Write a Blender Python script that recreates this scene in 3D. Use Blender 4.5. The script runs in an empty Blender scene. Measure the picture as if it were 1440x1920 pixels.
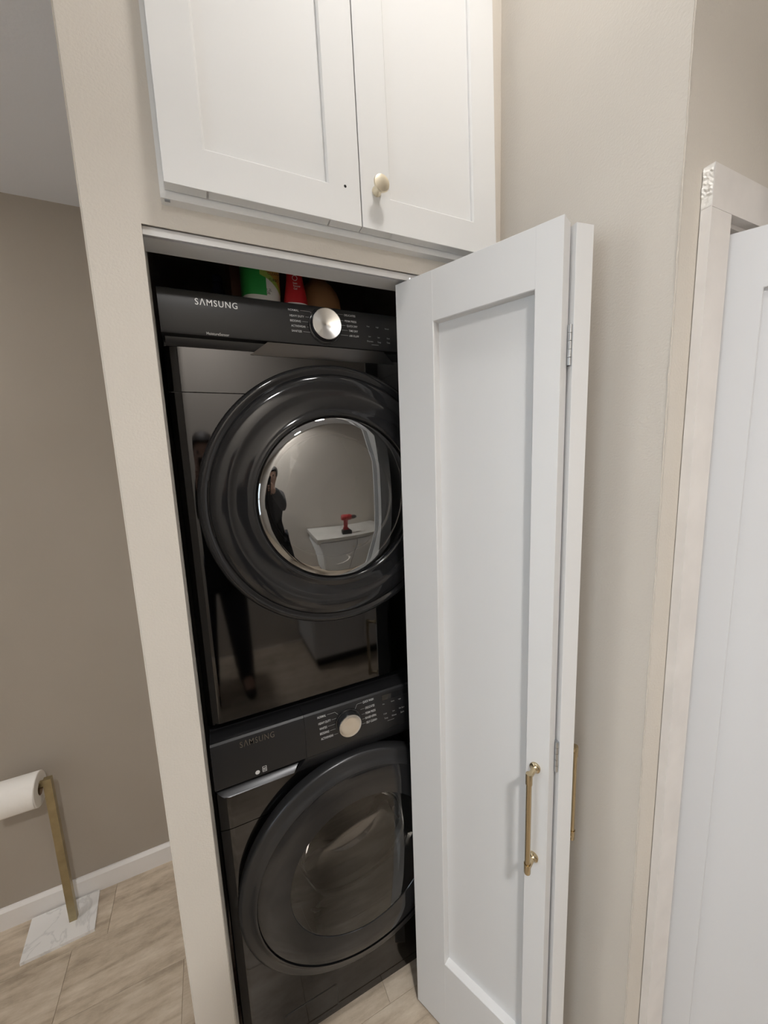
import bpy, bmesh, math, random
from mathutils import Vector, Matrix

random.seed(7)
scene = bpy.context.scene
C = scene.collection
PI = math.pi

# ------------------------------------------------------------------ camera
H = 1.634
cam_d = bpy.data.cameras.new('camera')
cam = bpy.data.objects.new('camera', cam_d)
C.objects.link(cam)
cam_d.sensor_fit = 'HORIZONTAL'
cam_d.sensor_width = 36.0
cam_d.lens = 36.0 * 715 / 1440
cam_d.clip_start = 0.02
_r = Vector((0.90463658, -0.42443722, -0.03854471))      # image right
_d = Vector((-0.09736258, -0.11776933, -0.9882565))      # image down
_f = Vector((0.41491346, 0.8977658, -0.14786274))        # view direction
# world axes are the columns, so right/down/forward in world are the rows
cam.matrix_world = Matrix(((_r.x, -_d.x, -_f.x, 0.0),
                           (_r.y, -_d.y, -_f.y, 0.0),
                           (_r.z, -_d.z, -_f.z, H),
                           (0, 0, 0, 1)))
scene.camera = cam

# ------------------------------------------------------------------ world, exposure
w = bpy.data.worlds.new('daylight')
scene.world = w
w.use_nodes = True
w.node_tree.nodes['Background'].inputs[0].default_value = (0.80, 0.90, 1.0, 1)
w.node_tree.nodes['Background'].inputs[1].default_value = 3.7
vs = scene.view_settings
vs.view_transform = 'Standard'
vs.look = 'None'
vs.gamma = 1.0
vs.use_curve_mapping = False
vs.exposure = 0.38
LAMP_POWER = 4.7
LAMPS = [(0.40, 0.25, 0.98), (0.0, -1.05, 5.6)]
HALL_FILL = (-1.25, 1.15, 2.465, 4.2)                                # fill lamp added to brighten the hall (x, y, z, watt)   # above: closet downlight, then a rear lamp added for fill (x, y, share)

CEIL = 3.05

# ------------------------------------------------------------------ helpers
def V(*a): return Vector(a)

def new_obj(name, me, parent=None, mat=None, loc=None):
    o = bpy.data.objects.new(name, me)
    C.objects.link(o)
    if parent is not None:
        o.parent = parent
    if mat is not None and me is not None and len(me.materials) == 0:
        me.materials.append(mat)
    if loc is not None:
        o.location = loc
    return o

def finish(bm, name, mat=None, parent=None, smooth=None, bev=0.0, seg=2, loc=None):
    if bev > 0:
        es = [e for e in bm.edges if len(e.link_faces) == 2 and e.calc_face_angle(0) > math.radians(35)]
        bmesh.ops.bevel(bm, geom=es, offset=bev, segments=seg, profile=0.5, affect='EDGES', clamp_overlap=True)
    bmesh.ops.recalc_face_normals(bm, faces=bm.faces)
    me = bpy.data.meshes.new(name)
    bm.to_mesh(me)
    bm.free()
    if smooth is not None:
        me.shade_smooth()
        me.set_sharp_from_angle(angle=math.radians(smooth))
    return new_obj(name, me, parent, mat, loc)

def box(bm, x0, x1, y0, y1, z0, z1):
    v = [bm.verts.new(p) for p in ((x0, y0, z0), (x1, y0, z0), (x1, y1, z0), (x0, y1, z0),
                                   (x0, y0, z1), (x1, y0, z1), (x1, y1, z1), (x0, y1, z1))]
    for f in ((0, 3, 2, 1), (4, 5, 6, 7), (0, 1, 5, 4), (1, 2, 6, 5), (2, 3, 7, 6), (3, 0, 4, 7)):
        bm.faces.new([v[i] for i in f])
    return v

def add_box(name, x0, x1, y0, y1, z0, z1, mat, parent=None, bev=0.0, seg=2, smooth=None):
    bm = bmesh.new()
    box(bm, x0, x1, y0, y1, z0, z1)
    return finish(bm, name, mat, parent, smooth, bev, seg)

def prism_z(bm, pts, z0, z1):
    a = [bm.verts.new((x, y, z0)) for x, y in pts]
    b = [bm.verts.new((x, y, z1)) for x, y in pts]
    n = len(pts)
    bm.faces.new(a[::-1]); bm.faces.new(b)
    for i in range(n):
        bm.faces.new((a[i], a[(i + 1) % n], b[(i + 1) % n], b[i]))

def prism_y(bm, pts, y0, y1):            # pts in x,z
    a = [bm.verts.new((x, y0, z)) for x, z in pts]
    b = [bm.verts.new((x, y1, z)) for x, z in pts]
    n = len(pts)
    bm.faces.new(a); bm.faces.new(b[::-1])
    for i in range(n):
        bm.faces.new((a[i], b[i], b[(i + 1) % n], a[(i + 1) % n]))

def prism_x(bm, pts, x0, x1):            # pts in y,z
    a = [bm.verts.new((x0, y, z)) for y, z in pts]
    b = [bm.verts.new((x1, y, z)) for y, z in pts]
    n = len(pts)
    bm.faces.new(a[::-1]); bm.faces.new(b)
    for i in range(n):
        bm.faces.new((a[i], a[(i + 1) % n], b[(i + 1) % n], b[i]))

def lathe(bm, prof, c=(0, 0, 0), axis='Y', seg=96, closed=False):
    """prof: list of (radius, offset along axis)."""
    rings = []
    for r, h in prof:
        if r < 1e-6:
            p = {'Y': (0, h, 0), 'Z': (0, 0, h), 'X': (h, 0, 0)}[axis]
            rings.append([bm.verts.new(Vector(c) + Vector(p))])
            continue
        ring = []
        for i in range(seg):
            a = 2 * PI * i / seg
            u, v = r * math.cos(a), r * math.sin(a)
            p = {'Y': (u, h, v), 'Z': (u, v, h), 'X': (h, u, v)}[axis]
            ring.append(bm.verts.new(Vector(c) + Vector(p)))
        rings.append(ring)
    pairs = list(zip(rings[:-1], rings[1:]))
    if closed:
        pairs.append((rings[-1], rings[0]))
    for A, B in pairs:
        if len(A) == 1 and len(B) == 1:
            continue
        for i in range(seg):
            j = (i + 1) % seg
            if len(A) == 1:
                bm.faces.new((A[0], B[j], B[i]))
            elif len(B) == 1:
                bm.faces.new((A[i], A[j], B[0]))
            else:
                bm.faces.new((A[i], A[j], B[j], B[i]))

def tube(bm, pts, r, seg=12, cap=True):
    pts = [Vector(p) for p in pts]
    rs = r if isinstance(r, (list, tuple)) else [r] * len(pts)
    rings = []
    up = None
    for i, p in enumerate(pts):
        t = (pts[min(i + 1, len(pts) - 1)] - pts[max(i - 1, 0)]).normalized()
        if up is None:
            up = Vector((0, 0, 1)) if abs(t.z) < 0.9 else Vector((1, 0, 0))
        a = t.cross(up).normalized()
        b = t.cross(a).normalized()
        up = -b if False else up
        rings.append([bm.verts.new(p + (a * math.cos(2 * PI * k / seg) + b * math.sin(2 * PI * k / seg)) * rs[i]) for k in range(seg)])
    for A, B in zip(rings[:-1], rings[1:]):
        for k in range(seg):
            bm.faces.new((A[k], A[(k + 1) % seg], B[(k + 1) % seg], B[k]))
    if cap:
        bm.faces.new(rings[0][::-1]); bm.faces.new(rings[-1])

def empty(name, loc=(0, 0, 0), rz=0.0, parent=None):
    o = bpy.data.objects.new(name, None)
    C.objects.link(o)
    o.location = loc
    o.rotation_euler = (0, 0, rz)
    o.empty_display_size = 0.05
    if parent is not None:
        o.parent = parent
    return o

def tag(o, label, cat=None, group=None, kind=None):
    o['label'] = label
    if cat: o['category'] = cat
    if group: o['group'] = group
    if kind: o['kind'] = kind
    return o

def struct(o, label=None):
    o['kind'] = 'structure'
    if label: o['label'] = label
    return o

def bool_diff(o, cutters):
    for c in cutters:
        m = o.modifiers.new('cut', 'BOOLEAN')
        m.operation = 'DIFFERENCE'
        m.solver = 'EXACT'
        m.object = c
    dg = bpy.context.evaluated_depsgraph_get()
    me = bpy.data.meshes.new_from_object(o.evaluated_get(dg))
    o.modifiers.clear()
    o.data = me
    for c in cutters:
        bpy.data.objects.remove(c)
    return o

def rounded_rect(x0, x1, z0, z1, r, n=6):
    pts = []
    for cx, cz, a0 in ((x1 - r, z1 - r, 0), (x0 + r, z1 - r, 90), (x0 + r, z0 + r, 180), (x1 - r, z0 + r, 270)):
        for i in range(n + 1):
            a = math.radians(a0 + 90 * i / n)
            pts.append((cx + r * math.cos(a), cz + r * math.sin(a)))
    return pts

# ------------------------------------------------------------------ materials
def material(name, col, rough=0.5, metal=0.0, spec=0.5, bump=None, var=None, coat=0.0, ior=None, aniso=None):
    m = bpy.data.materials.new(name)
    m.use_nodes = True
    nt = m.node_tree
    b = nt.nodes['Principled BSDF']
    b.inputs['Base Color'].default_value = (*col, 1)
    b.inputs['Roughness'].default_value = rough
    b.inputs['Metallic'].default_value = metal
    b.inputs['Specular IOR Level'].default_value = spec
    if coat:
        b.inputs['Coat Weight'].default_value = coat
        b.inputs['Coat Roughness'].default_value = 0.03
    if ior:
        b.inputs['IOR'].default_value = ior
    tc = nt.nodes.new('ShaderNodeTexCoord')
    if bump:                                   # (scale, strength, distance)
        n = nt.nodes.new('ShaderNodeTexNoise')
        n.inputs['Scale'].default_value = bump[0]
        n.inputs['Detail'].default_value = 3
        nt.links.new(tc.outputs['Object'], n.inputs['Vector'])
        bp = nt.nodes.new('ShaderNodeBump')
        bp.inputs['Strength'].default_value = bump[1]
        bp.inputs['Distance'].default_value = bump[2]
        nt.links.new(n.outputs['Fac'], bp.inputs['Height'])
        nt.links.new(bp.outputs['Normal'], b.inputs['Normal'])
    if var:                                    # (scale, amount): blotchy colour variation
        n = nt.nodes.new('ShaderNodeTexNoise')
        n.inputs['Scale'].default_value = var[0]
        n.inputs['Detail'].default_value = 4
        nt.links.new(tc.outputs['Object'], n.inputs['Vector'])
        r = nt.nodes.new('ShaderNodeMapRange')
        r.inputs['From Min'].default_value = 0.3
        r.inputs['From Max'].default_value = 0.7
        r.inputs['To Min'].default_value = 1 - var[1]
        r.inputs['To Max'].default_value = 1 + var[1]
        nt.links.new(n.outputs['Fac'], r.inputs['Value'])
        mx = nt.nodes.new('ShaderNodeVectorMath')
        mx.operation = 'SCALE'
        mx.inputs[0].default_value = col
        nt.links.new(r.outputs['Result'], mx.inputs['Scale'])
        nt.links.new(mx.outputs[0], b.inputs['Base Color'])
    if aniso:
        b.inputs['Anisotropic'].default_value = aniso[0]
        t = nt.nodes.new('ShaderNodeTangent')
        t.direction_type = 'RADIAL'
        t.axis = aniso[1]
        nt.links.new(t.outputs[0], b.inputs['Tangent'])
    return m

PAINT = material('greige_paint', (0.64, 0.59, 0.525), 0.55, spec=0.35, bump=(260, 0.30, 0.002), var=(3.0, 0.02))
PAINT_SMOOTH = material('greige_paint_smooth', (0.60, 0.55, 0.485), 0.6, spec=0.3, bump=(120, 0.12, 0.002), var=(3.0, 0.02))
HALLPAINT_SHADED = material('greige_paint_shaded', (0.40, 0.352, 0.297), 0.6, spec=0.3, bump=(120, 0.12, 0.002), var=(3.0, 0.02))  # same wall paint, colour darkened to keep the hall wall dim
CEILW = material('ceiling_white', (0.76, 0.755, 0.775), 0.7, bump=(120, 0.2, 0.002))
WHITE = material('cabinet_white', (0.76, 0.755, 0.745), 0.62, spec=0.3, bump=(300, 0.05, 0.001))
BIFOLDW = material('bifold_white', (0.73, 0.725, 0.72), 0.45, spec=0.4, bump=(260, 0.08, 0.001))
TRIMW = material('trim_white', (0.74, 0.70, 0.665), 0.5, spec=0.4, bump=(90, 0.15, 0.001), var=(14, 0.05))
CUTWOOD = material('primed_cut_end', (0.85, 0.82, 0.77), 0.7, bump=(60, 0.9, 0.004), var=(30, 0.12))
DOORW = material('door_white', (0.64, 0.638, 0.645), 0.42, spec=0.4, bump=(200, 0.05, 0.001))
BASEW = material('baseboard_white', (0.80, 0.77, 0.745), 0.45, spec=0.4)
TRACKW = material('track_enamel', (0.80, 0.79, 0.78), 0.35)
TRACKG = material('track_groove', (0.30, 0.31, 0.33), 0.5)
BRASS = material('champagne_brass', (0.56, 0.46, 0.30), 0.27, metal=1.0, bump=(400, 0.05, 0.0005))
BRASSPALE = material('pale_brass', (0.80, 0.72, 0.56), 0.33, metal=1.0)
BRASSDULL = material('dull_brass', (0.44, 0.375, 0.235), 0.36, metal=1.0, var=(25, 0.12))
STEEL = material('zinc_steel', (0.62, 0.64, 0.66), 0.3, metal=1.0)
DIALM = material('dial_metal', (0.74, 0.73, 0.71), 0.22, metal=1.0, aniso=(0.7, 'Y'))
BLKGLOSS = material('black_gloss_steel', (0.068, 0.067, 0.068), 0.05, metal=1.0)
BLKPANEL = material('black_panel', (0.013, 0.013, 0.014), 0.34, spec=0.4)
BLKSATIN = material('black_satin', (0.05, 0.05, 0.052), 0.28, metal=0.6)
BLKRING = material('black_ring_gloss', (0.014, 0.014, 0.015), 0.09, spec=0.5, ior=1.5)
BLKCHAMFER = material('black_chamfer', (0.15, 0.15, 0.155), 0.34, metal=1.0)
BLKDEEP = material('black_recess', (0.006, 0.006, 0.007), 0.3)
BLKBODY = material('black_body', (0.02, 0.02, 0.022), 0.35)
RUBBER = material('grey_rubber', (0.10, 0.10, 0.105), 0.6)
DRUM = material('drum_steel', (0.42, 0.42, 0.43), 0.3, metal=1.0)
DRUMDK = material('drum_back', (0.16, 0.16, 0.165), 0.45, metal=0.7)
PRINT = material('grey_print', (0.60, 0.60, 0.60), 0.5)
PRINTDIM = material('dim_print', (0.34, 0.34, 0.34), 0.5)
LOGO = material('logo_silver', (0.55, 0.55, 0.55), 0.35, metal=0.5)
LOGODK = material('logo_black_chrome', (0.22, 0.22, 0.22), 0.2, metal=1.0)
HOLE = material('hole_black', (0.01, 0.01, 0.01), 0.9)
PAPER = material('tissue_paper', (0.82, 0.78, 0.73), 0.9, bump=(150, 0.15, 0.001))
CARDB = material('cardboard_core', (0.25, 0.16, 0.09), 0.9)
GREEN = material('green_plastic', (0.04, 0.36, 0.08), 0.35)
LABELW = material('label_white', (0.82, 0.80, 0.76), 0.4)
LABELY = material('label_ochre', (0.55, 0.33, 0.07), 0.4)
LABELL = material('label_lime', (0.40, 0.55, 0.12), 0.4)
RED = material('red_plastic', (0.55, 0.025, 0.03), 0.35)
DKPRINT = material('dark_print', (0.05, 0.04, 0.03), 0.6)
BROWN = material('tan_plastic', (0.34, 0.17, 0.07), 0.5)
BROWNDK = material('brown_card', (0.16, 0.075, 0.045), 0.7)
NAVY = material('navy_plastic', (0.02, 0.025, 0.06), 0.4)
STONETOP = material('counter_top', (0.62, 0.60, 0.56), 0.3, var=(6, 0.06))
DRILLRED = material('drill_red', (0.42, 0.02, 0.02), 0.4)
DRILLBLK = material('drill_black', (0.02, 0.02, 0.02), 0.5)

def glass_mat(name, tint, gl=1.0, ior=1.5):
    m = bpy.data.materials.new(name)
    m.use_nodes = True
    nt = m.node_tree
    nt.nodes.clear()
    out = nt.nodes.new('ShaderNodeOutputMaterial')
    tr = nt.nodes.new('ShaderNodeBsdfTransparent')
    tr.inputs['Color'].default_value = (*tint, 1)
    gs = nt.nodes.new('ShaderNodeBsdfGlossy')
    gs.inputs['Color'].default_value = (gl, gl, gl, 1)
    gs.inputs['Roughness'].default_value = 0.02
    fr = nt.nodes.new('ShaderNodeFresnel')
    fr.inputs['IOR'].default_value = ior
    mx = nt.nodes.new('ShaderNodeMixShader')
    nt.links.new(fr.outputs[0], mx.inputs[0])
    nt.links.new(tr.outputs[0], mx.inputs[1])
    nt.links.new(gs.outputs[0], mx.inputs[2])
    nt.links.new(mx.outputs[0], out.inputs[0])
    return m

GLASS = glass_mat('window_glass', (0.96, 0.97, 0.97), 1.0, 1.45)
DOORGLASS = glass_mat('dryer_glass', (0.45, 0.45, 0.45), 1.0, 3.3)
WASHGLASS = glass_mat('washer_glass', (0.66, 0.66, 0.66), 1.0, 1.62)
WASHBOWL = glass_mat('washer_bowl_glass', (0.80, 0.80, 0.80), 1.0, 1.36)
BOWLGLASS = glass_mat('bowl_glass', (0.80, 0.80, 0.80), 1.0, 2.1)

def floor_mat():
    m = bpy.data.materials.new('wood_look_plank')
    m.use_nodes = True
    nt = m.node_tree
    b = nt.nodes['Principled BSDF']
    b.inputs['Roughness'].default_value = 0.42
    b.inputs['Specular IOR Level'].default_value = 0.4
    tc = nt.nodes.new('ShaderNodeTexCoord')
    oi = nt.nodes.new('ShaderNodeObjectInfo')
    off = nt.nodes.new('ShaderNodeVectorMath'); off.operation = 'SCALE'
    off.inputs[0].default_value = (13.7, 7.1, 3.3)
    nt.links.new(oi.outputs['Random'], off.inputs['Scale'])
    add = nt.nodes.new('ShaderNodeVectorMath'); add.operation = 'ADD'
    nt.links.new(tc.outputs['Object'], add.inputs[0]); nt.links.new(off.outputs[0], add.inputs[1])
    mp = nt.nodes.new('ShaderNodeMapping')
    mp.inputs['Scale'].default_value = (1.6, 14.0, 1.0)
    nt.links.new(add.outputs[0], mp.inputs['Vector'])
    n1 = nt.nodes.new('ShaderNodeTexNoise'); n1.inputs['Scale'].default_value = 1.6; n1.inputs['Detail'].default_value = 8; n1.inputs['Roughness'].default_value = 0.62; n1.inputs['Distortion'].default_value = 0.6
    nt.links.new(mp.outputs[0], n1.inputs['Vector'])
    mp2 = nt.nodes.new('ShaderNodeMapping'); mp2.inputs['Scale'].default_value = (3.0, 7.0, 1.0)
    nt.links.new(add.outputs[0], mp2.inputs['Vector'])
    n2 = nt.nodes.new('ShaderNodeTexNoise'); n2.inputs['Scale'].default_value = 3.2; n2.inputs['Detail'].default_value = 9; n2.inputs['Roughness'].default_value = 0.7
    nt.links.new(mp2.outputs[0], n2.inputs['Vector'])
    mixf = nt.nodes.new('ShaderNodeMath'); mixf.operation = 'ADD'
    nt.links.new(n1.outputs['Fac'], mixf.inputs[0]); nt.links.new(n2.outputs['Fac'], mixf.inputs[1])
    half = nt.nodes.new('ShaderNodeMath'); half.operation = 'MULTIPLY'; half.inputs[1].default_value = 0.5
    nt.links.new(mixf.outputs[0], half.inputs[0])
    cr = nt.nodes.new('ShaderNodeValToRGB')
    e = cr.color_ramp.elements
    e[0].position = 0.30; e[0].color = (0.25, 0.195, 0.140, 1)
    e[1].position = 0.72; e[1].color = (0.73, 0.64, 0.525, 1)
    k = cr.color_ramp.elements.new(0.5); k.color = (0.515, 0.425, 0.325, 1)
    nt.links.new(half.outputs[0], cr.inputs[0])
    # one plank a little lighter or darker than its neighbour
    mr = nt.nodes.new('ShaderNodeMapRange')
    mr.inputs['To Min'].default_value = 0.9; mr.inputs['To Max'].default_value = 1.1
    nt.links.new(oi.outputs['Random'], mr.inputs['Value'])
    sc = nt.nodes.new('ShaderNodeVectorMath'); sc.operation = 'SCALE'
    nt.links.new(cr.outputs[0], sc.inputs[0]); nt.links.new(mr.outputs[0], sc.inputs['Scale'])
    nt.links.new(sc.outputs[0], b.inputs['Base Color'])
    bp = nt.nodes.new('ShaderNodeBump'); bp.inputs['Strength'].default_value = 0.25; bp.inputs['Distance'].default_value = 0.002
    nt.links.new(half.outputs[0], bp.inputs['Height']); nt.links.new(bp.outputs[0], b.inputs['Normal'])
    return m
PLANK = floor_mat()
GROUT = material('plank_joint', (0.36, 0.29, 0.225), 0.8)

def marble_mat():
    m = bpy.data.materials.new('white_marble')
    m.use_nodes = True
    nt = m.node_tree
    b = nt.nodes['Principled BSDF']
    b.inputs['Roughness'].default_value = 0.28
    tc = nt.nodes.new('ShaderNodeTexCoord')
    n = nt.nodes.new('ShaderNodeTexNoise'); n.inputs['Scale'].default_value = 5.5; n.inputs['Detail'].default_value = 5; n.inputs['Distortion'].default_value = 1.2
    nt.links.new(tc.outputs['Object'], n.inputs['Vector'])
    a = nt.nodes.new('ShaderNodeMath'); a.operation = 'SUBTRACT'; a.inputs[1].default_value = 0.5
    nt.links.new(n.outputs['Fac'], a.inputs[0])
    ab = nt.nodes.new('ShaderNodeMath'); ab.operation = 'ABSOLUTE'
    nt.links.new(a.outputs[0], ab.inputs[0])
    cr = nt.nodes.new('ShaderNodeValToRGB')
    e = cr.color_ramp.elements
    e[0].position = 0.0; e[0].color = (0.66, 0.645, 0.63, 1)
    e[1].position = 0.02; e[1].color = (0.80, 0.78, 0.76, 1)
    nt.links.new(ab.outputs[0], cr.inputs[0]); nt.links.new(cr.outputs[0], b.inputs['Base Color'])
    return m
MARBLE = marble_mat()

def emit_mat(name, col, s):
    m = bpy.data.materials.new(name)
    m.use_nodes = True
    nt = m.node_tree
    nt.nodes.clear()
    out = nt.nodes.new('ShaderNodeOutputMaterial')
    e = nt.nodes.new('ShaderNodeEmission')
    e.inputs[0].default_value = (*col, 1); e.inputs[1].default_value = s
    nt.links.new(e.outputs[0], out.inputs[0])
    return m
LENS = emit_mat('lamp_lens', (1.0, 0.93, 0.84), 12.0)

# ------------------------------------------------------------------ room shell
YW, YB = 0.78, 0.878          # closet front wall: room face, inside face
XL, XO, XR, XS = -0.1346, -0.0573, 0.693, 0.695   # pier outer edge, opening left, opening right, side wall face
YH = 1.643                    # far wall of the hall on the left
YD = 0.3836                   # face of the wall with the white door
ZO = 2.0248                   # opening head
RX0, RX1, RY0 = -2.3, 2.3, -1.5   # room limits

floor = struct(add_box('floor', RX0, RX1, RY0, 2.6, -0.06, -0.0025, GROUT), 'wood look plank floor with fine joints')
# planks, laid along X: rows 0.2 m deep, 1.2 m long
_pl = {}
def plank_mesh(l, wd):
    key = (round(l, 3), round(wd, 3))
    if key not in _pl:
        bm = bmesh.new()
        box(bm, 0, l, 0, wd, -0.0075, 0.0)
        bmesh.ops.bevel(bm, geom=[e for e in bm.edges if e.verts[0].co.z > -0.001 and e.verts[1].co.z > -0.001], offset=0.0008, segments=1, affect='EDGES')
        me = bpy.data.meshes.new('plank'); bm.to_mesh(me); bm.free()
        me.materials.append(PLANK)
        _pl[key] = me
    return _pl[key]
row = 0
y = 1.65
offs = {0: -0.47, 1: -0.57, 2: -0.22, 3: -0.85, 4: 0.12, 5: -0.41}
while y > RY0:
    y0, y1 = max(y - 0.2, RY0), y - 0.0009
    start = offs.get(row, random.uniform(-1, 0.2))
    x = start - 1.2 * math.ceil((start - RX0) / 1.2)
    while x < RX1:
        a, b = max(x, RX0), min(x + 1.2 - 0.0009, RX1)
        if b - a > 0.02:
            p = new_obj('plank', plank_mesh(b - a, y1 - y0), floor)
            p.location = (a, y0, 0)
        x += 1.2
    row += 1
    y -= 0.2

# closet front wall: pier, header and right stub in one piece around the opening
bm = bmesh.new()
prism_y(bm, [(XL, 0), (XO, 0), (XO, ZO), (XR, ZO), (XR, 0), (XS + 0.02, 0), (XS + 0.02, CEIL), (XL, CEIL)], YW, YB)
bmesh.ops.bevel(bm, geom=[e for e in bm.edges if abs(e.verts[0].co.y - e.verts[1].co.y) < 1e-6 and e.verts[0].co.y < YW + 1e-4
                          and not (e.verts[0].co.z > CEIL - .01 and e.verts[1].co.z > CEIL - .01)], offset=0.003, segments=3, affect='EDGES')
struct(finish(bm, 'wall_front', PAINT, smooth=40), 'painted closet wall with the laundry opening')
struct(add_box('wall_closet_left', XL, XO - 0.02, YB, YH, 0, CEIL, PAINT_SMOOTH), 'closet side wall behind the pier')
struct(add_box('wall_back', RX0, XS + 0.1, YH, YH + 0.1, 0, CEIL, HALLPAINT_SHADED), 'hall wall with shade put into its paint, white baseboard')

# side wall and the return that carries the door opening (L footprint)
DX0, DX1, DZ = 0.8065, 1.54, 1.985      # rough door opening
bm = bmesh.new()
prism_z(bm, [(XS, YD), (DX0, YD), (DX0, YD + 0.11), (XS + 0.1, YD + 0.11), (XS + 0.1, YH), (XS, YH)], 0, CEIL)
es = [e for e in bm.edges if abs(e.verts[0].co.x - XS) < 1e-5 and abs(e.verts[1].co.x - XS) < 1e-5
      and abs(e.verts[0].co.y - YD) < 1e-5 and abs(e.verts[1].co.y - YD) < 1e-5]
bmesh.ops.subdivide_edges(bm, edges=es, cuts=160)
for v in bm.verts:                     # the hand-floated corner bead wanders by a millimetre
    if abs(v.co.x - XS) < 1e-5 and abs(v.co.y - YD) < 1e-5 and 0.001 < v.co.z < CEIL - 0.001:
        v.co.x += random.uniform(-0.0009, 0.0009)
        v.co.y += random.uniform(-0.0006, 0.0006)
bmesh.ops.bevel(bm, geom=[e for e in bm.edges if abs(e.verts[0].co.x - XS) < 2e-3 and abs(e.verts[1].co.x - XS) < 2e-3
                          and abs(e.verts[0].co.y - YD) < 2e-3 and abs(e.verts[1].co.y - YD) < 2e-3], offset=0.0016, segments=2, affect='EDGES')
struct(finish(bm, 'wall_side', PAINT, smooth=45), 'painted side wall with a rough corner bead')
bm = bmesh.new()
box(bm, DX0, DX1, YD, YD + 0.11, DZ + 0.012, CEIL)
box(bm, DX1, RX1, YD, YD + 0.11, 0, CEIL)
struct(finish(bm, 'wall_door', PAINT), 'painted wall over and right of the white door')
struct(add_box('wall_beyond_door', XS + 0.1, RX1, 2.2, 2.3, 0, CEIL, PAINT_SMOOTH), 'wall of the room beyond the white door')

# rest of the room behind the camera, seen only in the black glass
struct(add_box('wall_right', RX1, RX1 + 0.1, RY0, 2.3, 0, CEIL, PAINT_SMOOTH), 'right wall of the room')
struct(add_box('wall_rear', RX0, RX1, RY0 - 0.1, RY0, 0, CEIL, PAINT_SMOOTH), 'rear wall of the room')
WY0, WY1, WZ0, WZ1 = -1.35, 0.05, 0.75, 2.2           # big window of the room
LY0, LY1, LZ0, LZ1 = 0.95, 1.58, 1.45, 2.35             # small window of the hall
bm = bmesh.new()
for y0_, y1_, z0_, z1_ in ((RY0, WY0, 0, CEIL), (WY0, WY1, 0, WZ0), (WY0, WY1, WZ1, CEIL), (WY1, LY0, 0, CEIL), (LY0, LY1, 0, LZ0), (LY0, LY1, LZ1, CEIL), (LY1, YH + 0.1, 0, CEIL)):
    box(bm, RX0 - 0.1, RX0, y0_, y1_, z0_, z1_)
bmesh.ops.remove_doubles(bm, verts=bm.verts, dist=1e-5)
struct(finish(bm, 'wall_left', PAINT_SMOOTH), 'left wall with two windows')
ceil = struct(add_box('ceiling', RX0, RX1, RY0, 2.3, CEIL, CEIL + 0.1, CEILW), 'white ceiling')
struct(add_box('ceiling_hall', RX0, XL, YB - 0.06, YH, 2.465, CEIL, CEILW), 'lower white ceiling over the hall')
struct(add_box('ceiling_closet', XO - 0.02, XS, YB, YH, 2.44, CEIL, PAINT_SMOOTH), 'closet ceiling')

def window(name, horizontal, a0, a1, z0, z1, p, label):
    """frame set in an opening; horizontal: in a wall facing Y, else in one facing X"""
    root = empty(name, (0, 0, 0))
    struct(root, label)
    t = 0.045
    def bx(nm, u0, u1, d0, d1, zz0, zz1, m):
        if horizontal: return add_box(nm, u0, u1, p + d0, p + d1, zz0, zz1, m, root, 0.003)
        return add_box(nm, p + d0, p + d1, u0, u1, zz0, zz1, m, root, 0.003)
    bx('window_frame', a0, a0 + t, -0.03, 0.03, z0, z1, TRIMW)
    bx('window_frame', a1 - t, a1, -0.03, 0.03, z0, z1, TRIMW)
    bx('window_frame', a0 + t, a1 - t, -0.03, 0.03, z0, z0 + t, TRIMW)
    bx('window_frame', a0 + t, a1 - t, -0.03, 0.03, z1 - t, z1, TRIMW)
    zm = (z0 + z1) / 2
    bx('sash_bar', a0 + t, a1 - t, -0.02, 0.02, zm - 0.02, zm + 0.02, TRIMW)
    bx('pane', a0 + t, a1 - t, -0.003, 0.003, z0 + t, zm - 0.02, GLASS)
    bx('pane', a0 + t, a1 - t, -0.003, 0.003, zm + 0.02, z1 - t, GLASS)
    ld = bpy.data.lights.new('portal', 'AREA'); ld.shape = 'RECTANGLE'
    ld.size, ld.size_y = a1 - a0, z1 - z0
    ld.cycles.is_portal = True
    lo = bpy.data.objects.new('daylight_portal', ld); C.objects.link(lo); lo.parent = root
    if horizontal:
        lo.location = ((a0 + a1) / 2, p - 0.06, zm); lo.rotation_euler = (PI / 2, 0, PI)
    else:
        lo.location = (p - 0.06, (a0 + a1) / 2, zm); lo.rotation_euler = (PI / 2, 0, PI / 2)
    return root
window('window_1', False, WY0, WY1, WZ0, WZ1, RX0 - 0.05, 'wide white window in the left wall')
window('window_2', False, LY0, LY1, LZ0, LZ1, RX0 - 0.05, 'small white window of the hall')

# downlight over the closet and two added fill lamps
for i, (lx, ly, lz, pw) in enumerate([(a, b, CEIL, LAMP_POWER * c) for a, b, c in LAMPS] + [HALL_FILL]):
    root = empty('downlight_or_fill', (lx, ly, lz))
    tag(root, ['recessed downlight in the ceiling above the laundry closet', 'fill lamp added in the ceiling above the person',
               'fill lamp added in the low hall ceiling'][i], 'light', 'ceiling downlights')
    bm = bmesh.new()
    lathe(bm, [(0.10, -0.004), (0.125, -0.006), (0.128, -0.001), (0.10, -0.001)], axis='Z', seg=48, closed=True)
    finish(bm, 'trim_ring', TRIMW, root, 40)
    bm = bmesh.new()
    lathe(bm, [(0.10, -0.003), (0.05, -0.0045), (0, -0.005)], axis='Z', seg=48)
    finish(bm, 'lens', LENS, root, 40)
    ld = bpy.data.lights.new('downlight', 'AREA'); ld.shape = 'DISK'; ld.size = 0.20
    ld.energy = pw; ld.color = (1.0, 0.985, 0.968)
    if i == 1: ld.spread = math.radians(128)
    lo = bpy.data.objects.new('lamp_light', ld); C.objects.link(lo); lo.parent = root; lo.location = (0, 0, -0.012)

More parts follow.
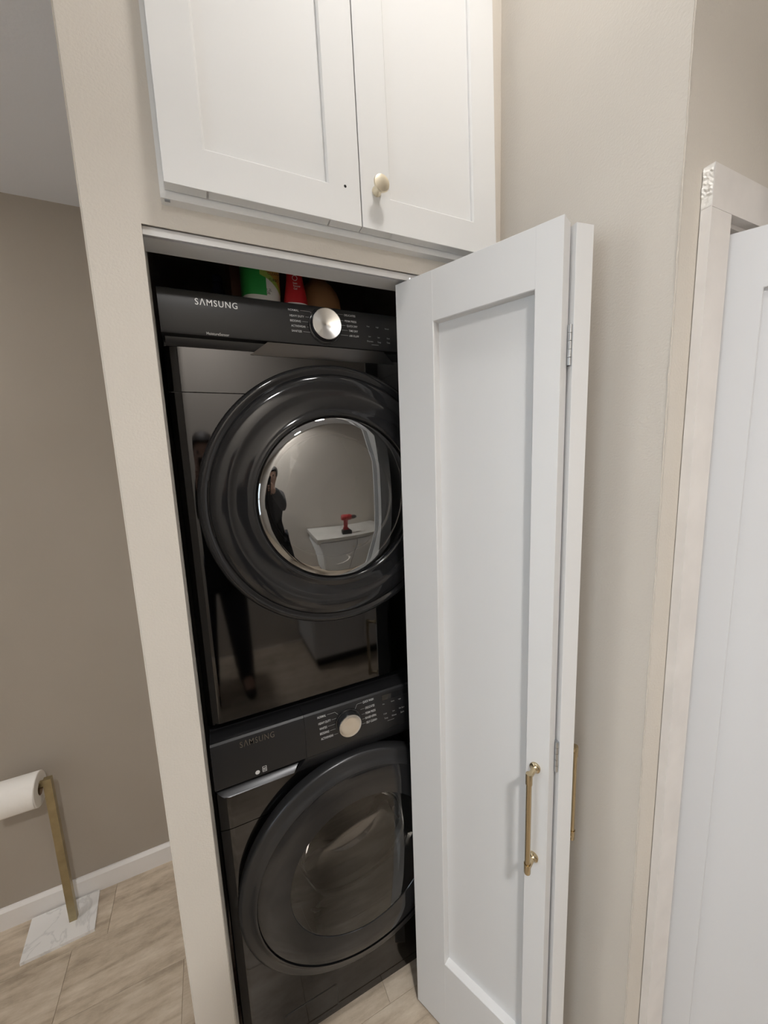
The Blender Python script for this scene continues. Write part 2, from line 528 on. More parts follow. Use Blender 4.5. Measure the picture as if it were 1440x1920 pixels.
# baseboard of the hall
bm = bmesh.new()
prism_x(bm, [(YH - 0.014, 0.0), (YH, 0.0), (YH, 0.0795), (YH - 0.006, 0.0795), (YH - 0.014, 0.069)], RX0, XL)
struct(finish(bm, 'baseboard_back', BASEW), 'white baseboard along the hall wall')

# ------------------------------------------------------------------ opening head: jamb board and track
add = struct(add_box('trim_1', XO, XR, 0.802, 0.853, 2.0125, ZO, BIFOLDW, None, 0.0008), 'white board under the closet header')
tr = empty('trim_2'); struct(tr, 'white bifold track under the header')
add_box('track_flange', XO, XR, 0.7875, 0.7895, 2.0095, 2.0225, TRACKW, tr, 0.0005)
add_box('track_top', XO, XR, 0.7895, 0.802, 2.0185, 2.0225, TRACKG, tr)

# ------------------------------------------------------------------ shaker leaves and doors
def board(name, x0, x1, y0, y1, z0, z1, mat, parent, bev=0.0012):
    return add_box(name, x0, x1, y0, y1, z0, z1, mat, parent, bev, 2)

def shaker(name, width, z0, z1, t, lst, rst, top, bot, recess, mat, parent, backt=0.0, ch=0.0015, jo=0.0):
    """leaf in local axes: x along the leaf, y into the leaf from its shown face, z up. The centre board is the leaf's own mesh;
    stiles and rails carry a small chamfer along the edge of the panel."""
    panel = add_box(name, lst - 0.008, width - rst + 0.008, recess, t - backt, z0 + bot - 0.008, z1 - top + 0.008, mat, parent)
    e = 0.0006
    def stile(o, i):                        # outer and inner x
        s_ = 1 if i > o else -1
        bm = bmesh.new()
        prism_z(bm, [(o, e), (o + s_ * e, 0), (i - s_ * ch, 0), (i, ch), (i, t), (o, t)], z0, z1)
        finish(bm, 'stile', mat, panel)
    def rail(o, i):                         # outer and inner z
        s_ = 1 if i > o else -1
        bm = bmesh.new()
        prism_x(bm, [(e, o), (jo, o + s_ * e), (jo, i - s_ * ch), (ch + jo, i), (t - jo, i), (t - jo, o)], lst - ch, width - rst + ch)
        finish(bm, 'rail', mat, panel)
    stile(0, lst); stile(width, width - rst)
    rail(z1, z1 - top); rail(z0, z0 + bot)
    return panel

def bar_pull(name, length, parent, x, z, out=-1.0, proj=0.034):
    """vertical bar pull on face y=0 of a leaf; out = -1 stands off towards -y"""
    bm = bmesh.new()
    yb = out * proj
    zb, zt = z - length / 2, z + length / 2
    lathe(bm, [(0, zb - 0.009), (0.0062, zb - 0.009), (0.0068, zb - 0.007), (0.0068, zb + 0.014), (0.0055, zb + 0.013),
               (0.0055, zt - 0.013), (0.0068, zt - 0.014), (0.0068, zt + 0.007), (0.0062, zt + 0.009), (0, zt + 0.009)], (x, yb, 0), 'Z', 20)
    for zz in (zb, zt):
        lathe(bm, [(0, 0.0), (0.0105, 0.0), (0.0108, out * 0.004), (0.007, out * 0.006), (0.0052, out * 0.012), (0.0052, out * proj), (0, out * proj)], (x, 0, zz), 'Y', 20)
    return finish(bm, name, BRASS, parent, 50)

def hinge(name, parent, x, y, z, h):
    bm = bmesh.new()
    for k in range(5):
        a = z - h / 2 + k * h / 5
        lathe(bm, [(0, a), (0.0035, a), (0.0035, a + h / 5 - 0.0008), (0, a + h / 5 - 0.0008)], (x, y, 0), 'Z', 14)
    box(bm, x - 0.0012, x + 0.0012, y - 0.001, y + 0.018, z - h / 2, z + h / 2)
    return finish(bm, name, STEEL, parent, 40)

# bifold: leaf 1 stands across the opening, leaf 2 folds back to the right jamb
P1 = Vector((0.4237, 0.8106)); D1 = Vector((0.3950, -0.9187))
LW, LT, LZ0_, LZ1_ = 0.3556, 0.033, 0.020, 2.006
bf = empty('door_1', (0.55, 0.65, 0.0))
struct(bf, 'white two leaf bifold shaker door folded open at the closet')
leaf_holder_rz = math.atan2(D1.y, D1.x)
def place(o, p, rz):
    o.matrix_world = Matrix.Translation((p.x, p.y, 0)) @ Matrix.Rotation(rz, 4, 'Z')
l1 = shaker('leaf', LW, LZ0_, LZ1_, LT, 0.099, 0.0465, 0.100, 0.231, 0.0205, BIFOLDW, None, jo=0.0003)
bpy.context.view_layer.update()
l1.parent = bf; l1.matrix_parent_inverse = Matrix.Translation((-0.55, -0.65, 0)); 
# local +y must point away from the shown face: shown face normal is to the left-front
l1.location = (P1.x, P1.y, 0); l1.rotation_euler = (0, 0, leaf_holder_rz)
l1['label'] = 'leaf with recessed panel facing left'
bar_pull('handle', 0.213, l1, 0.3293, 0.884)
# top guide pin of leaf 1
bm = bmesh.new(); lathe(bm, [(0, 2.006), (0.005, 2.006), (0.005, 2.0155), (0, 2.0155)], (0.028, LT / 2, 0), 'Z', 12)
finish(bm, 'guide_pin', STEEL, l1)

# leaf 2: its right face is the shown face of the closed door
LT = 0.035
A2 = Vector((0.6312, 0.4815)); rz2 = math.radians(-98.5)   # local x from pivot towards apex
dir2 = Vector((math.cos(rz2), math.sin(rz2)))
# local y (into the leaf from the closet side face) = rot90 of x -> (+x side)
base2 = A2 - dir2 * LW
nrm2 = Vector((-math.sin(rz2), math.cos(rz2)))
org2 = base2 - nrm2 * LT
l2 = shaker('leaf', LW, LZ0_, LZ1_ - 0.004, LT, 0.099, 0.0465, 0.100, 0.231, 0.0005, BIFOLDW, None, backt=0.0205)
l2.parent = bf; l2.matrix_parent_inverse = Matrix.Translation((-0.55, -0.65, 0))
l2.location = (org2.x, org2.y, 0); l2.rotation_euler = (0, 0, rz2)
l2['label'] = 'leaf folded back towards the side wall'
h2 = bar_pull('handle', 0.213, l2, 0.3293, 0.884, out=1.0, proj=0.029)
for v in h2.data.vertices: v.co.y += LT
bm = bmesh.new(); lathe(bm, [(0, 2.002), (0.005, 2.002), (0.005, 2.018), (0, 2.018)], (0.028, LT / 2, 0), 'Z', 12)
finish(bm, 'pivot_pin', STEEL, l2)
# hinges in the gap at the apex
for z, h in ((1.81, 0.068), (1.012, 0.068), (0.25, 0.068)):
    hg = hinge('hinge', None, 0.0, 0.0, z, h)
    hg.parent = bf; hg.matrix_parent_inverse = Matrix.Translation((-0.55, -0.65, 0))
    hg.location = (0.5938, 0.4912, 0); hg.rotation_euler = (0, 0, math.radians(-6))

# ------------------------------------------------------------------ white door on the right with its casing
cs = empty('trim_3'); struct(cs, 'white flat casing around the right door')
CX, CY = 0.744, 0.367
bm = bmesh.new(); box(bm, CX, 0.8015, CY, YD - 0.0015, 0, 1.992)
finish(bm, 'casing_leg', TRIMW, cs, None, 0.0012)
bm = bmesh.new(); box(bm, CX + 0.0006, 1.62, CY, YD - 0.001, 1.9925, 2.0535)
hd = finish(bm, 'casing_head', TRIMW, cs, None, 0.001)
bm = bmesh.new()                                       # splintered saw cut on the end of the head casing
ys = [CY + 0.0008 + i * (YD - 0.002 - CY) / 5 for i in range(6)]
zs = [1.9945 + i * 0.0575 / 16 for i in range(17)]
grid = [[bm.verts.new((CX + 0.0006 - (random.uniform(0.0002, 0.0022) if 4 < i < 16 else 0.0003), yy, zz)) for yy in ys] for i, zz in enumerate(zs)]
for i in range(16):
    for j in range(5):
        bm.faces.new((grid[i][j], grid[i][j + 1], grid[i + 1][j + 1], grid[i + 1][j]))
finish(bm, 'sawn_end', CUTWOOD, hd)
bm = bmesh.new(); box(bm, 1.545, 1.6025, CY, YD - 0.0015, 0, 1.992)
finish(bm, 'casing_leg', TRIMW, cs, None, 0.0012)
# jambs with stop
jb = empty('trim_4'); struct(jb, 'white jamb of the right door')
add_box('jamb_side', 0.8066, 0.8105, YD + 0.001, YD + 0.11, 0, 1.996, TRIMW, jb)
add_box('jamb_head', 0.8106, 1.536, YD - 0.002, YD + 0.11, 1.9855, 1.9965, TRIMW, jb, 0.001)
bm = bmesh.new()
prism_x(bm, [(YD + 0.030, 1.9855), (YD + 0.030, 1.979), (YD + 0.034, 1.974), (YD + 0.062, 1.974), (YD + 0.062, 1.9855)], 0.8106, 1.536)
finish(bm, 'door_stop', TRIMW, jb, 30)
add_box('jamb_side', 1.5362, 1.54, YD + 0.001, YD + 0.11, 0, 1.996, TRIMW, jb)

dr = empty('door_2', (0.8118, 0.3772, 0), math.atan2(-0.8714, 0.4906))
struct(dr, 'white panel door standing open at the right edge')
slab = shaker('slab', 0.70, 0.012, 1.968, 0.035, 0.0525, 0.0525, 0.093, 0.20, 0.006, DOORW, dr, backt=0.006)
bm = bmesh.new()
lathe(bm, [(0.026, 0.0), (0.026, -0.006), (0.012, -0.010), (0.010, -0.03), (0.022, -0.038), (0.026, -0.05), (0.020, -0.06), (0, -0.062)], (0.64, 0, 0.95), 'Y', 28)
finish(bm, 'door_knob', STEEL, slab, 40)

# ------------------------------------------------------------------ wall cabinet above the opening
cb = empty('wall_cabinet', (0.32, 0.762, 2.0573))
cb.rotation_euler = (math.radians(-1.8), 0, 0)
tag(cb, 'white two door shaker cabinet above the laundry opening', 'cabinet')
def loc(o):                           # geometry was written in room axes: pull it into the cabinet
    for v in o.data.vertices:
        v.co -= Vector((0.32, 0.762, 2.0573))
CT = 2.72
bm = bmesh.new()
box(bm, -0.0215, 0.012, 0.762, 0.784, 2.0573, CT)
box(bm, 0.640, 0.6625, 0.762, 0.784, 2.0573, CT)
box(bm, 0.012, 0.640, 0.762, 0.784, 2.0573, 2.092)
box(bm, 0.012, 0.640, 0.762, 0.784, CT - 0.035, CT)
box(bm, -0.019, 0.6605, 0.784, 0.80, 2.060, CT)
fr = finish(bm, 'face_frame', WHITE, cb); loc(fr)
bm = bmesh.new(); box(bm, -0.016, -0.008, 0.764, 0.769, 2.0560, 2.0573)
o = finish(bm, 'bumper', TRACKG, cb); loc(o)
def cab_door(x0, x1, knob):
    w_ = x1 - x0
    d = shaker('cabinet_door', w_, 2.069, 2.70, 0.0195, 0.0645, 0.0645, 0.0645, 0.0645, 0.0085, WHITE, None, ch=0.0032)
    d.parent = cb
    d.location = (x0 - 0.32, 0.7405 - 0.762, -2.0573)
    bm = bmesh.new()
    if knob:
        lathe(bm, [(0, 0), (0.0095, 0), (0.0095, -0.003), (0.0068, -0.010), (0.0062, -0.016), (0.009, -0.020), (0.0150, -0.0215),
                   (0.0160, -0.024), (0.0150, -0.0265), (0.010, -0.0275), (0, -0.028)], (0.0325, 0, 2.138), 'Y', 32)
        finish(bm, 'knob', BRASSPALE, d, 45)
        d['label'] = 'cabinet door with pale brass knob'
    else:
        lathe(bm, [(0.0026, -0.0002), (0, -0.0003)], (0.3035, 0, 2.1328), 'Y', 16)
        finish(bm, 'screw_hole', HOLE, d)
        d['label'] = 'cabinet door with an empty knob hole'
    return d
cab_door(-0.0139, 0.3196, False)
cab_door(0.3216, 0.6500, True)

# ------------------------------------------------------------------ lettering
def lettering(body, x0, zc, height, parent, mat, yy, x1=None, align='L', bold=0.0, spacing=1.0):
    """flat raised print on a face turned to -Y; fitted between x0 and x1 if both are given"""
    cu = bpy.data.curves.new('lettering', 'FONT')
    cu.body = body
    cu.size = 1.0
    cu.extrude = 0.0
    cu.offset = bold
    cu.space_character = spacing
    cu.resolution_u = 3
    t = bpy.data.objects.new('lettering', cu); C.objects.link(t)
    bpy.context.view_layer.update()
    dg = bpy.context.evaluated_depsgraph_get()
    me = bpy.data.meshes.new_from_object(t.evaluated_get(dg))
    bpy.data.objects.remove(t); bpy.data.curves.remove(cu)
    xs = [v.co.x for v in me.vertices]; ys = [v.co.y for v in me.vertices]
    if not xs: return None
    mx0, mx1 = min(xs), max(xs)
    caph = 0.69 if body.upper() != body or True else 1
    s = height / caph
    sx = s if x1 is None else (x1 - x0) / (mx1 - mx0)
    for v in me.vertices:
        v.co = Vector((x0 + (v.co.x - mx0) * sx, yy, zc - height / 2 + v.co.y * s))
    me.materials.clear(); me.materials.append(mat)
    me.update()
    o = new_obj('lettering', me, parent)
    return o

def line(parent, x0, z0, x1, z1, yy, mat, wd=0.0007, name='index_line'):
    bm = bmesh.new()
    a = Vector((x0, 0, z0)); b = Vector((x1, 0, z1)); n = Vector((-(b - a).z, 0, (b - a).x)).normalized() * wd / 2
    bm.faces.new([bm.verts.new((p.x, yy, p.z)) for p in (a + n, a - n, b - n, b + n)])
    return finish(bm, name, mat, parent)

# ------------------------------------------------------------------ appliances
AX0, AX1, AXC = -0.051, 0.633, 0.291

def skin_profile(x0, x1, yf, depth=0.02, ew=0.034, ed=0.006, n=7):
    """plan outline (x, y) of a front skin whose vertical edges roll back"""
    pts = []
    for i in range(n + 1):
        u = i / n
        pts.append((x0 + ew * u, yf + ed * (1 - u) ** 2))
    for i in range(n + 1):
        u = 1 - i / n
        pts.append((x1 - ew * u, yf + ed * (1 - u) ** 2))
    pts += [(x1, yf + depth), (x0, yf + depth)]
    return pts

def skin(name, z0, z1, yf, mat, parent, hole=None, bev=0.0):
    bm = bmesh.new()
    prism_z(bm, skin_profile(AX0, AX1, yf), z0, z1)
    o = finish(bm, name, mat, parent, 30, bev)
    if hole:
        bm = bmesh.new()
        lathe(bm, [(0, -0.1), (hole[2], -0.1), (hole[2], 0.1), (0, 0.1)], (hole[0], yf, hole[1]), 'Y', 96)
        c = finish(bm, 'cutter')
        bool_diff(o, [c])
        o.data.shade_smooth(); o.data.set_sharp_from_angle(angle=math.radians(30))
        if len(o.data.materials) == 0: o.data.materials.append(mat)
    return o

def shell(name, z0, z1, y0, y1, parent):
    bm = bmesh.new()
    x0, x1, t = AX0 + 0.001, AX1 - 0.001, 0.004
    box(bm, x0, x0 + t, y0, y1, z0, z1)
    box(bm, x1 - t, x1, y0, y1, z0, z1)
    box(bm, x0 + t, x1 - t, y0, y1, z0, z0 + t)
    box(bm, x0 + t, x1 - t, y0, y1, z1 - t, z1)
    box(bm, x0 + t, x1 - t, y1 - t, y1, z0 + t, z1 - t)
    return finish(bm, name, BLKBODY, parent)

def dial(parent, x, z, yy, r, proj, cone):
    bm = bmesh.new()
    lathe(bm, [(r * 1.17, 0.0), (r * 1.17, -0.003), (r * 1.10, -0.0045), (r * 1.03, -0.0045), (r * 1.03, -0.002)], (0, 0, 0), 'Y', 64)
    b = finish(bm, 'dial_collar', BLKRING, parent, 40, loc=(x, yy, z))
    bm = bmesh.new()
    lathe(bm, [(r * 1.02, -0.001), (r * 1.0, -proj + 0.002)], (0, 0, 0), 'Y', 64)
    finish(bm, 'dial_side', BLKSATIN, parent, 40, loc=(x, yy, z))
    bm = bmesh.new()
    lathe(bm, [(r * 1.0, -proj + 0.002), (r * 0.985, -proj), (r * 0.95, -proj - 0.0004), (r * 0.5, -proj + cone * 0.5), (0.0005, -proj + cone), (0, -proj + cone)], (0, 0, 0), 'Y', 96)
    finish(bm, 'dial', DIALM, parent, 25, loc=(x, yy, z))

def arc_profile(pairs): return pairs

# ---- dryer
DYF = 0.905
dz0, dz1 = 1.027, 1.976
dry = empty('clothes_dryer', (AXC, 1.25, dz0))
tag(dry, 'black front load dryer stacked on top of the washer', 'dryer')
_parts = []
def D(o, root, off):
    o.parent = root; o.matrix_parent_inverse = Matrix.Translation(-Vector(off)); return o
doff = (AXC, 1.25, dz0)
body = D(shell('body', dz0 + 0.004, dz1, DYF + 0.02, 1.60, None), dry, doff)
ZD, RD = 1.5335, 0.312
fp = D(skin('front_panel', dz0, 1.7762, DYF, BLKGLOSS, None, (AXC, ZD, 0.285), 0.0012), dry, doff)
up = D(skin('upper_front', 1.7782, 1.866, DYF, BLKGLOSS, None, (AXC, ZD, 0.285), 0.0012), dry, doff)
for sx0, sx1 in ((AX0 + 0.006, AXC - 0.16), (AXC + 0.16, AX1 - 0.006)):
    sm = D(add_box('seam_filler', sx0, sx1, DYF + 0.006, DYF + 0.02, 1.770, 1.784, BLKDEEP), dry, doff)
    bm = bmesh.new(); lathe(bm, [(0, -0.1), (0.285, -0.1), (0.285, 0.1), (0, 0.1)], (AXC, DYF, ZD), 'Y', 64)
    bool_diff(sm, [finish(bm, 'cutter')])
# control panel: leans back slightly at the top edge, rolls under at the bottom
PY = 0.885
bm = bmesh.new()
ZB = 1.886
prof = [(0.93, dz1), (0.905, 1.9755), (0.8895, 1.9705), (0.886, 1.968), (PY, 1.963), (PY, ZB + 0.004), (PY + 0.0012, ZB), (0.90, ZB - 0.003), (0.93, ZB - 0.003)]
prism_x(bm, prof, AX0 + 0.001, AX1 - 0.001)
cp = D(finish(bm, 'control_panel', BLKPANEL, None, 20, 0.0), dry, doff)
bm = bmesh.new()                                   # scoop under the panel
prism_x(bm, [(0.93, ZB - 0.003), (0.900, ZB - 0.003), (0.9015, 1.872), (0.9045, 1.866), (0.93, 1.866)], AX0 + 0.006, AX1 - 0.006)
D(finish(bm, 'scoop', BLKDEEP, None, 40), dry, doff)
bm = bmesh.new()                                   # chamfered middle section of the scoop
a = [(0.150, 0.8865, ZB - 0.002), (0.425, 0.8865, ZB - 0.002), (0.462, 0.9035, 1.8595), (0.114, 0.9035, 1.8595)]
b = [(x, yy + 0.02, z) for x, yy, z in a]
va = [bm.verts.new(p) for p in a]; vb = [bm.verts.new(p) for p in b]
bm.faces.new(va[::-1]); bm.faces.new(vb)
for i in range(4): bm.faces.new((va[i], va[(i + 1) % 4], vb[(i + 1) % 4], vb[i]))
D(finish(bm, 'chamfer', BLKCHAMFER, None), dry, doff)
LY = PY - 0.0004
def L(*a, **k):
    o = lettering(*a, **k)
    return o
L('S\u039bMSUNG', 0.0150, 1.9490, 0.0118, cp, LOGO, LY, 0.0940, bold=0.004, spacing=1.18)
L('MoistureSensor', 0.0302, 1.8905, 0.0052, cp, PRINT, LY, 0.0732, bold=0.006)
for s, x0, x1, z in (('NORMAL', .1981, .2214, 1.9550), ('HEAVY DUTY', .2007, .2324, 1.9433), ('BEDDING', .2011, .2245, 1.9330),
                     ('ACTIVEWEAR', .2026, .2345, 1.9225), ('SANITIZE', .2030, .2255, 1.9120),
                     ('DELICATES', .3267, .3544, 1.9574), ('PERM PRESS', .3273, .3564, 1.9447), ('QUICK DRY', .3319, .3586, 1.9344),
                     ('TIME DRY', .3366, .3593, 1.9240), ('AIR FLUFF', .3374, .3614, 1.9130)):
    L(s, x0, z, 0.0042, cp, PRINT, LY, x1, bold=0.006)
for s, x, z, h in (('Damp', .3860, 1.9385, .0028), ('High', .4097, 1.9384, .0028), ('Normal', .4353, 1.9372, .0028),
                   ('Low', .3891, 1.9159, .0032), ('Low', .4129, 1.9156, .0032), ('Down', .4388, 1.9153, .0032),
                   ('Dryness', .3899, 1.9051, .0036), ('Temp', .4139, 1.9046, .0036), ('Time', .4384, 1.9054, .0036)):
    wd = h * 0.62 * len(s)
    L(s, x - wd / 2, z, h, cp, PRINTDIM, LY, x + wd / 2)
for a in ((.2245, 1.9555, .246, 1.9555), (.246, 1.9555, .2555, 1.9485), (.2355, 1.9435, .2445, 1.9435), (.2275, 1.933, .2435, 1.933), (.2375, 1.9225, .244, 1.9225), (.2285, 1.912, .2475, 1.912),
          (.3035, 1.9578, .3240, 1.9578), (.315, 1.9447, .3245, 1.9447), (.3165, 1.9344, .329, 1.9344), (.3165, 1.9240, .334, 1.9240), (.315, 1.913, .335, 1.913), (.3935, 1.8975, .4120, 1.8975)):
    line(cp, a[0], a[1], a[2], a[3], LY, PRINTDIM)
dial(cp, 0.2795, 1.9285, PY, 0.0335, 0.018, 0.0075)

# dryer door
bm = bmesh.new()
lathe(bm, [(0.296, 0.006), (0.309, 0.004), (0.3125, -0.006), (0.3120, -0.014), (0.3085, -0.0195), (0.3030, -0.0215), (0.2975, -0.0205), (0.2935, -0.0170),
           (0.2915, -0.0168), (0.2885, -0.0215), (0.2840, -0.0255), (0.272, -0.0285), (0.255, -0.0300), (0.2485, -0.0300), (0.2470, -0.0290), (0.235, -0.0285), (0.216, -0.0290),
           (0.2075, -0.0305), (0.2030, -0.0325), (0.1985, -0.0325), (0.1960, -0.0300), (0.1945, -0.022), (0.1945, 0.03)], (0, 0, 0), 'Y', 128)
dd = D(finish(bm, 'door_ring', BLKRING, None, 50, loc=(AXC, DYF, ZD)), dry, doff)
bm = bmesh.new()
lathe(bm, [(0.1945, -0.026), (0.188, -0.0315), (0.175, -0.0345), (0.12, -0.0375), (0.06, -0.039), (0, -0.0395)], (0, 0, 0), 'Y', 96)
g = finish(bm, 'door_glass', DOORGLASS, dd, 60)
bm = bmesh.new()
lathe(bm, [(0.1945, -0.010), (0.178, 0.018), (0.168, 0.05), (0.155, 0.062), (0, 0.070)], (0, 0, 0), 'Y', 96)
finish(bm, 'glass_bowl', BOWLGLASS, dd, 60)
bm = bmesh.new()                                            # pull at the left edge of the ring
pts_in, pts_out = [], []
for i in range(13):
    a = math.radians(180 - 12 + 24 * i / 12)
    pts_in.append((0.281 * math.cos(a), 0.281 * math.sin(a))); pts_out.append((0.292 * math.cos(a), 0.292 * math.sin(a)))
for i in range(12):
    A_, B_ = pts_in[i], pts_in[i + 1]; Cc, Dd = pts_out[i + 1], pts_out[i]
    q = [bm.verts.new((p[0], -0.0248 if k < 2 else -0.0185, p[1])) for k, p in enumerate((A_, B_, Cc, Dd))]
    bm.faces.new(q)
bmesh.ops.remove_doubles(bm, verts=bm.verts, dist=1e-5)
finish(bm, 'pull_insert', BLKGLOSS, dd, 60)
bm = bmesh.new()
lathe(bm, [(0.21, 0.075), (0.245, 0.08), (0.262, 0.11), (0.262, 0.56)], (AXC, DYF, ZD), 'Y', 64)
D(finish(bm, 'drum', DRUM, None, 40), dry, doff)
bm = bmesh.new()
lathe(bm, [(0.262, 0.56), (0.12, 0.575), (0, 0.575)], (AXC, DYF, ZD), 'Y', 64)
D(finish(bm, 'drum_back', DRUMDK, None, 40), dry, doff)
bm = bmesh.new()
lathe(bm, [(0.1945, 0.03), (0.2, 0.045), (0.21, 0.075), (0.245, 0.08)], (AXC, DYF, ZD), 'Y', 64)
D(finish(bm, 'door_seal', RUBBER, None, 40), dry, doff)
for fx in (AX0 + 0.08, AX1 - 0.08):
    for fy in (0.98, 1.52):
        bm = bmesh.new()
        lathe(bm, [(0, -0.028), (0.02, -0.028), (0.02, 0.006), (0, 0.006)], (fx, fy, dz0), 'Z', 16)
        D(finish(bm, 'foot', BLKBODY, None, 40), dry, doff)

# ---- washer
WYF = 0.885
wz0, wz1 = 0.030, 0.9985
wsh = empty('washing_machine', (AXC, 1.25, 0.0))
tag(wsh, 'black front load washer on the floor under the dryer', 'washer')
woff = (AXC, 1.25, 0.0)
D(shell('body', wz0, wz1, WYF + 0.02, 1.60, None), wsh, woff)
ZWD = 0.537
wfp = D(skin('front_panel', 0.036, 0.7620, WYF, BLKGLOSS, None, (AXC, ZWD, 0.285), 0.0012), wsh, woff)
wup = D(skin('upper_front', 0.7640, 0.8640, WYF, BLKGLOSS, None, (AXC, ZWD, 0.285), 0.0012), wsh, woff)
WPY = 0.865
WZB = 0.891
wpro = [(0.93, wz1), (0.885, wz1 + 0.006), (0.872, wz1 + 0.0065), (0.8675, wz1 + 0.003), (WPY, wz1 - 0.004), (WPY, WZB + 0.003), (WPY + 0.0015, WZB), (0.93, WZB)]
bm = bmesh.new(); prism_x(bm, wpro, AX0 + 0.001, 0.1612)
wdr = D(finish(bm, 'detergent_drawer', BLKPANEL, None, 25), wsh, woff)
bm = bmesh.new(); prism_x(bm, [(p[0] + (0.0003 if i in (3, 4, 5) else 0), p[1]) for i, p in enumerate(wpro)], 0.1618, AX1 - 0.001)
wcp = D(finish(bm, 'control_panel', BLKPANEL, None, 25), wsh, woff)
bm = bmesh.new()                                              # recess behind the drawer lip and the lip itself
prism_x(bm, [(0.905, WZB), (0.893, WZB), (0.893, 0.876), (0.905, 0.876)], AX0 + 0.004, AX1 - 0.004)
D(finish(bm, 'recess', BLKDEEP, None), wsh, woff)
bm = bmesh.new()
n = 10
ring = []
lipx0, lipx1 = -0.050, 0.122
rows = []
for i in range(n + 1):
    t = i / n
    yy = 0.893 - 0.0245 * t
    zz = 0.8795 - 0.0175 * t ** 1.8
    x0_ = lipx0 + 0.017 * t ** 3
    rows.append([bm.verts.new((x0_, yy, zz + 0.004 * t)), bm.verts.new((x0_ + 0.012, yy, zz)), bm.verts.new((lipx1 - 0.006 * t, yy, zz)), bm.verts.new((0.158 - 0.03 * t, yy + 0.0, zz + 0.004 * (1 - t)))])
for i in range(n):
    for j in range(3):
        bm.faces.new((rows[i][j], rows[i][j + 1], rows[i + 1][j + 1], rows[i + 1][j]))
bot = [bm.verts.new((v.co.x, 0.89, v.co.z - 0.004)) for v in rows[n]]
for j in range(3):
    bm.faces.new((rows[n][j], rows[n][j + 1], bot[j + 1], bot[j]))
D(finish(bm, 'drawer_grip', BLKSATIN, None, 50), wsh, woff)
bm = bmesh.new()
prism_x(bm, [(WPY + 0.0015, WZB - 0.0004), (0.8735, 0.862), (0.8845, 0.8475), (0.895, 0.8475), (0.895, WZB - 0.0004)], 0.140, AX1 - 0.004)
for v in bm.verts:
    if v.co.x < 0.2: v.co.x += (v.co.z - 0.8475) / 0.043 * 0.024 - 0.006
D(finish(bm, 'chamfer', BLKPANEL, None, 25), wsh, woff)
WLY = WPY - 0.0004
L('S\u039bMSUNG', 0.0118, 0.9875, 0.0150, wdr, LOGODK, WLY - 0.0004, 0.0890, bold=0.004, spacing=1.18)
bm = bmesh.new()
lathe(bm, [(0.0052, WLY), (0, WLY)], (0.0440, 0, 0.9030), 'Y', 20)
finish(bm, 'certification_mark', PRINT, wdr)
bm = bmesh.new()
for (u0, u1, s0, s1) in ((0.0555, 0.0650, 0.9120, 0.9130), (0.0555, 0.0650, 0.8990, 0.9000), (0.0555, 0.0565, 0.9, 0.912), (0.0640, 0.0650, 0.9, 0.912), (0.0575, 0.063, 0.9065, 0.9085), (0.0575, 0.063, 0.9025, 0.9042)):
    bm.faces.new([bm.verts.new(p) for p in ((u0, WLY, s0), (u1, WLY, s0), (u1, WLY, s1), (u0, WLY, s1))])
finish(bm, 'energy_mark', PRINT, wdr)
for s, x0, x1, z in (('NORMAL', .1944, .2164, .9914), ('HEAVY DUTY', .1960, .2279, .9736), ('WHITES', .1978, .2172, .9588), ('BEDDING', .1983, .2219, .9451),
                     ('ACTIVEWEAR', .2001, .2323, .9302), ('QUICK WASH', .3165, .3472, .9935), ('DELICATES', .3232, .3494, .9750),
                     ('PERM PRESS', .3225, .3518, .9599), ('RINSE+SPIN', .3218, .3527, .9458), ('SELF CLEAN+', .3241, .3553, .9323)):
    L(s, x0, z, 0.0062, wcp, PRINT, WLY, x1, bold=0.006)
for s, x, z, h in (('Hot', .3759, .9687, .0035), ('Extra', .4033, .9690, .0035), ('High', .4246, .9684, .0035), ('Cold', .3794, .9389, .0042), ('Low', .4054, .9395, .0042), ('No Spin', .4303, .9407, .0042),
                   ('Temp', .3821, .9252, .0048), ('Rinse', .4065, .9263, .0048), ('Spin', .4315, .9273, .0048)):
    wd = h * 0.55 * len(s)
    L(s, x - wd / 2, z, h, wcp, PRINTDIM, WLY, x + wd / 2)
for a in ((.2195, .9914, .240, .9914), (.240, .9914, .2475, .983), (.2305, .9736, .243, .9736), (.2198, .9588, .2425, .9588), (.2245, .9451, .2425, .9451), (.2345, .9302, .2455, .9302),
          (.3005, .9935, .3145, .9935), (.2945, .982, .3005, .9935), (.309, .975, .321, .975), (.312, .9599, .320, .9599), (.313, .9458, .320, .9458), (.3115, .9323, .322, .9323), (.386, .9153, .406, .9153)):
    line(wcp, a[0], a[1], a[2], a[3], WLY, PRINTDIM, 0.0008)
dial(wcp, 0.2735, 0.954, WPY, 0.0300, 0.020, 0.0004)
bm = bmesh.new()
bm.faces.new([bm.verts.new(p) for p in ((0.372, WLY, 0.979), (0.46, WLY, 0.979), (0.46, WLY, 0.995), (0.372, WLY, 0.995))])
finish(bm, 'display_window', BLKRING, wcp)

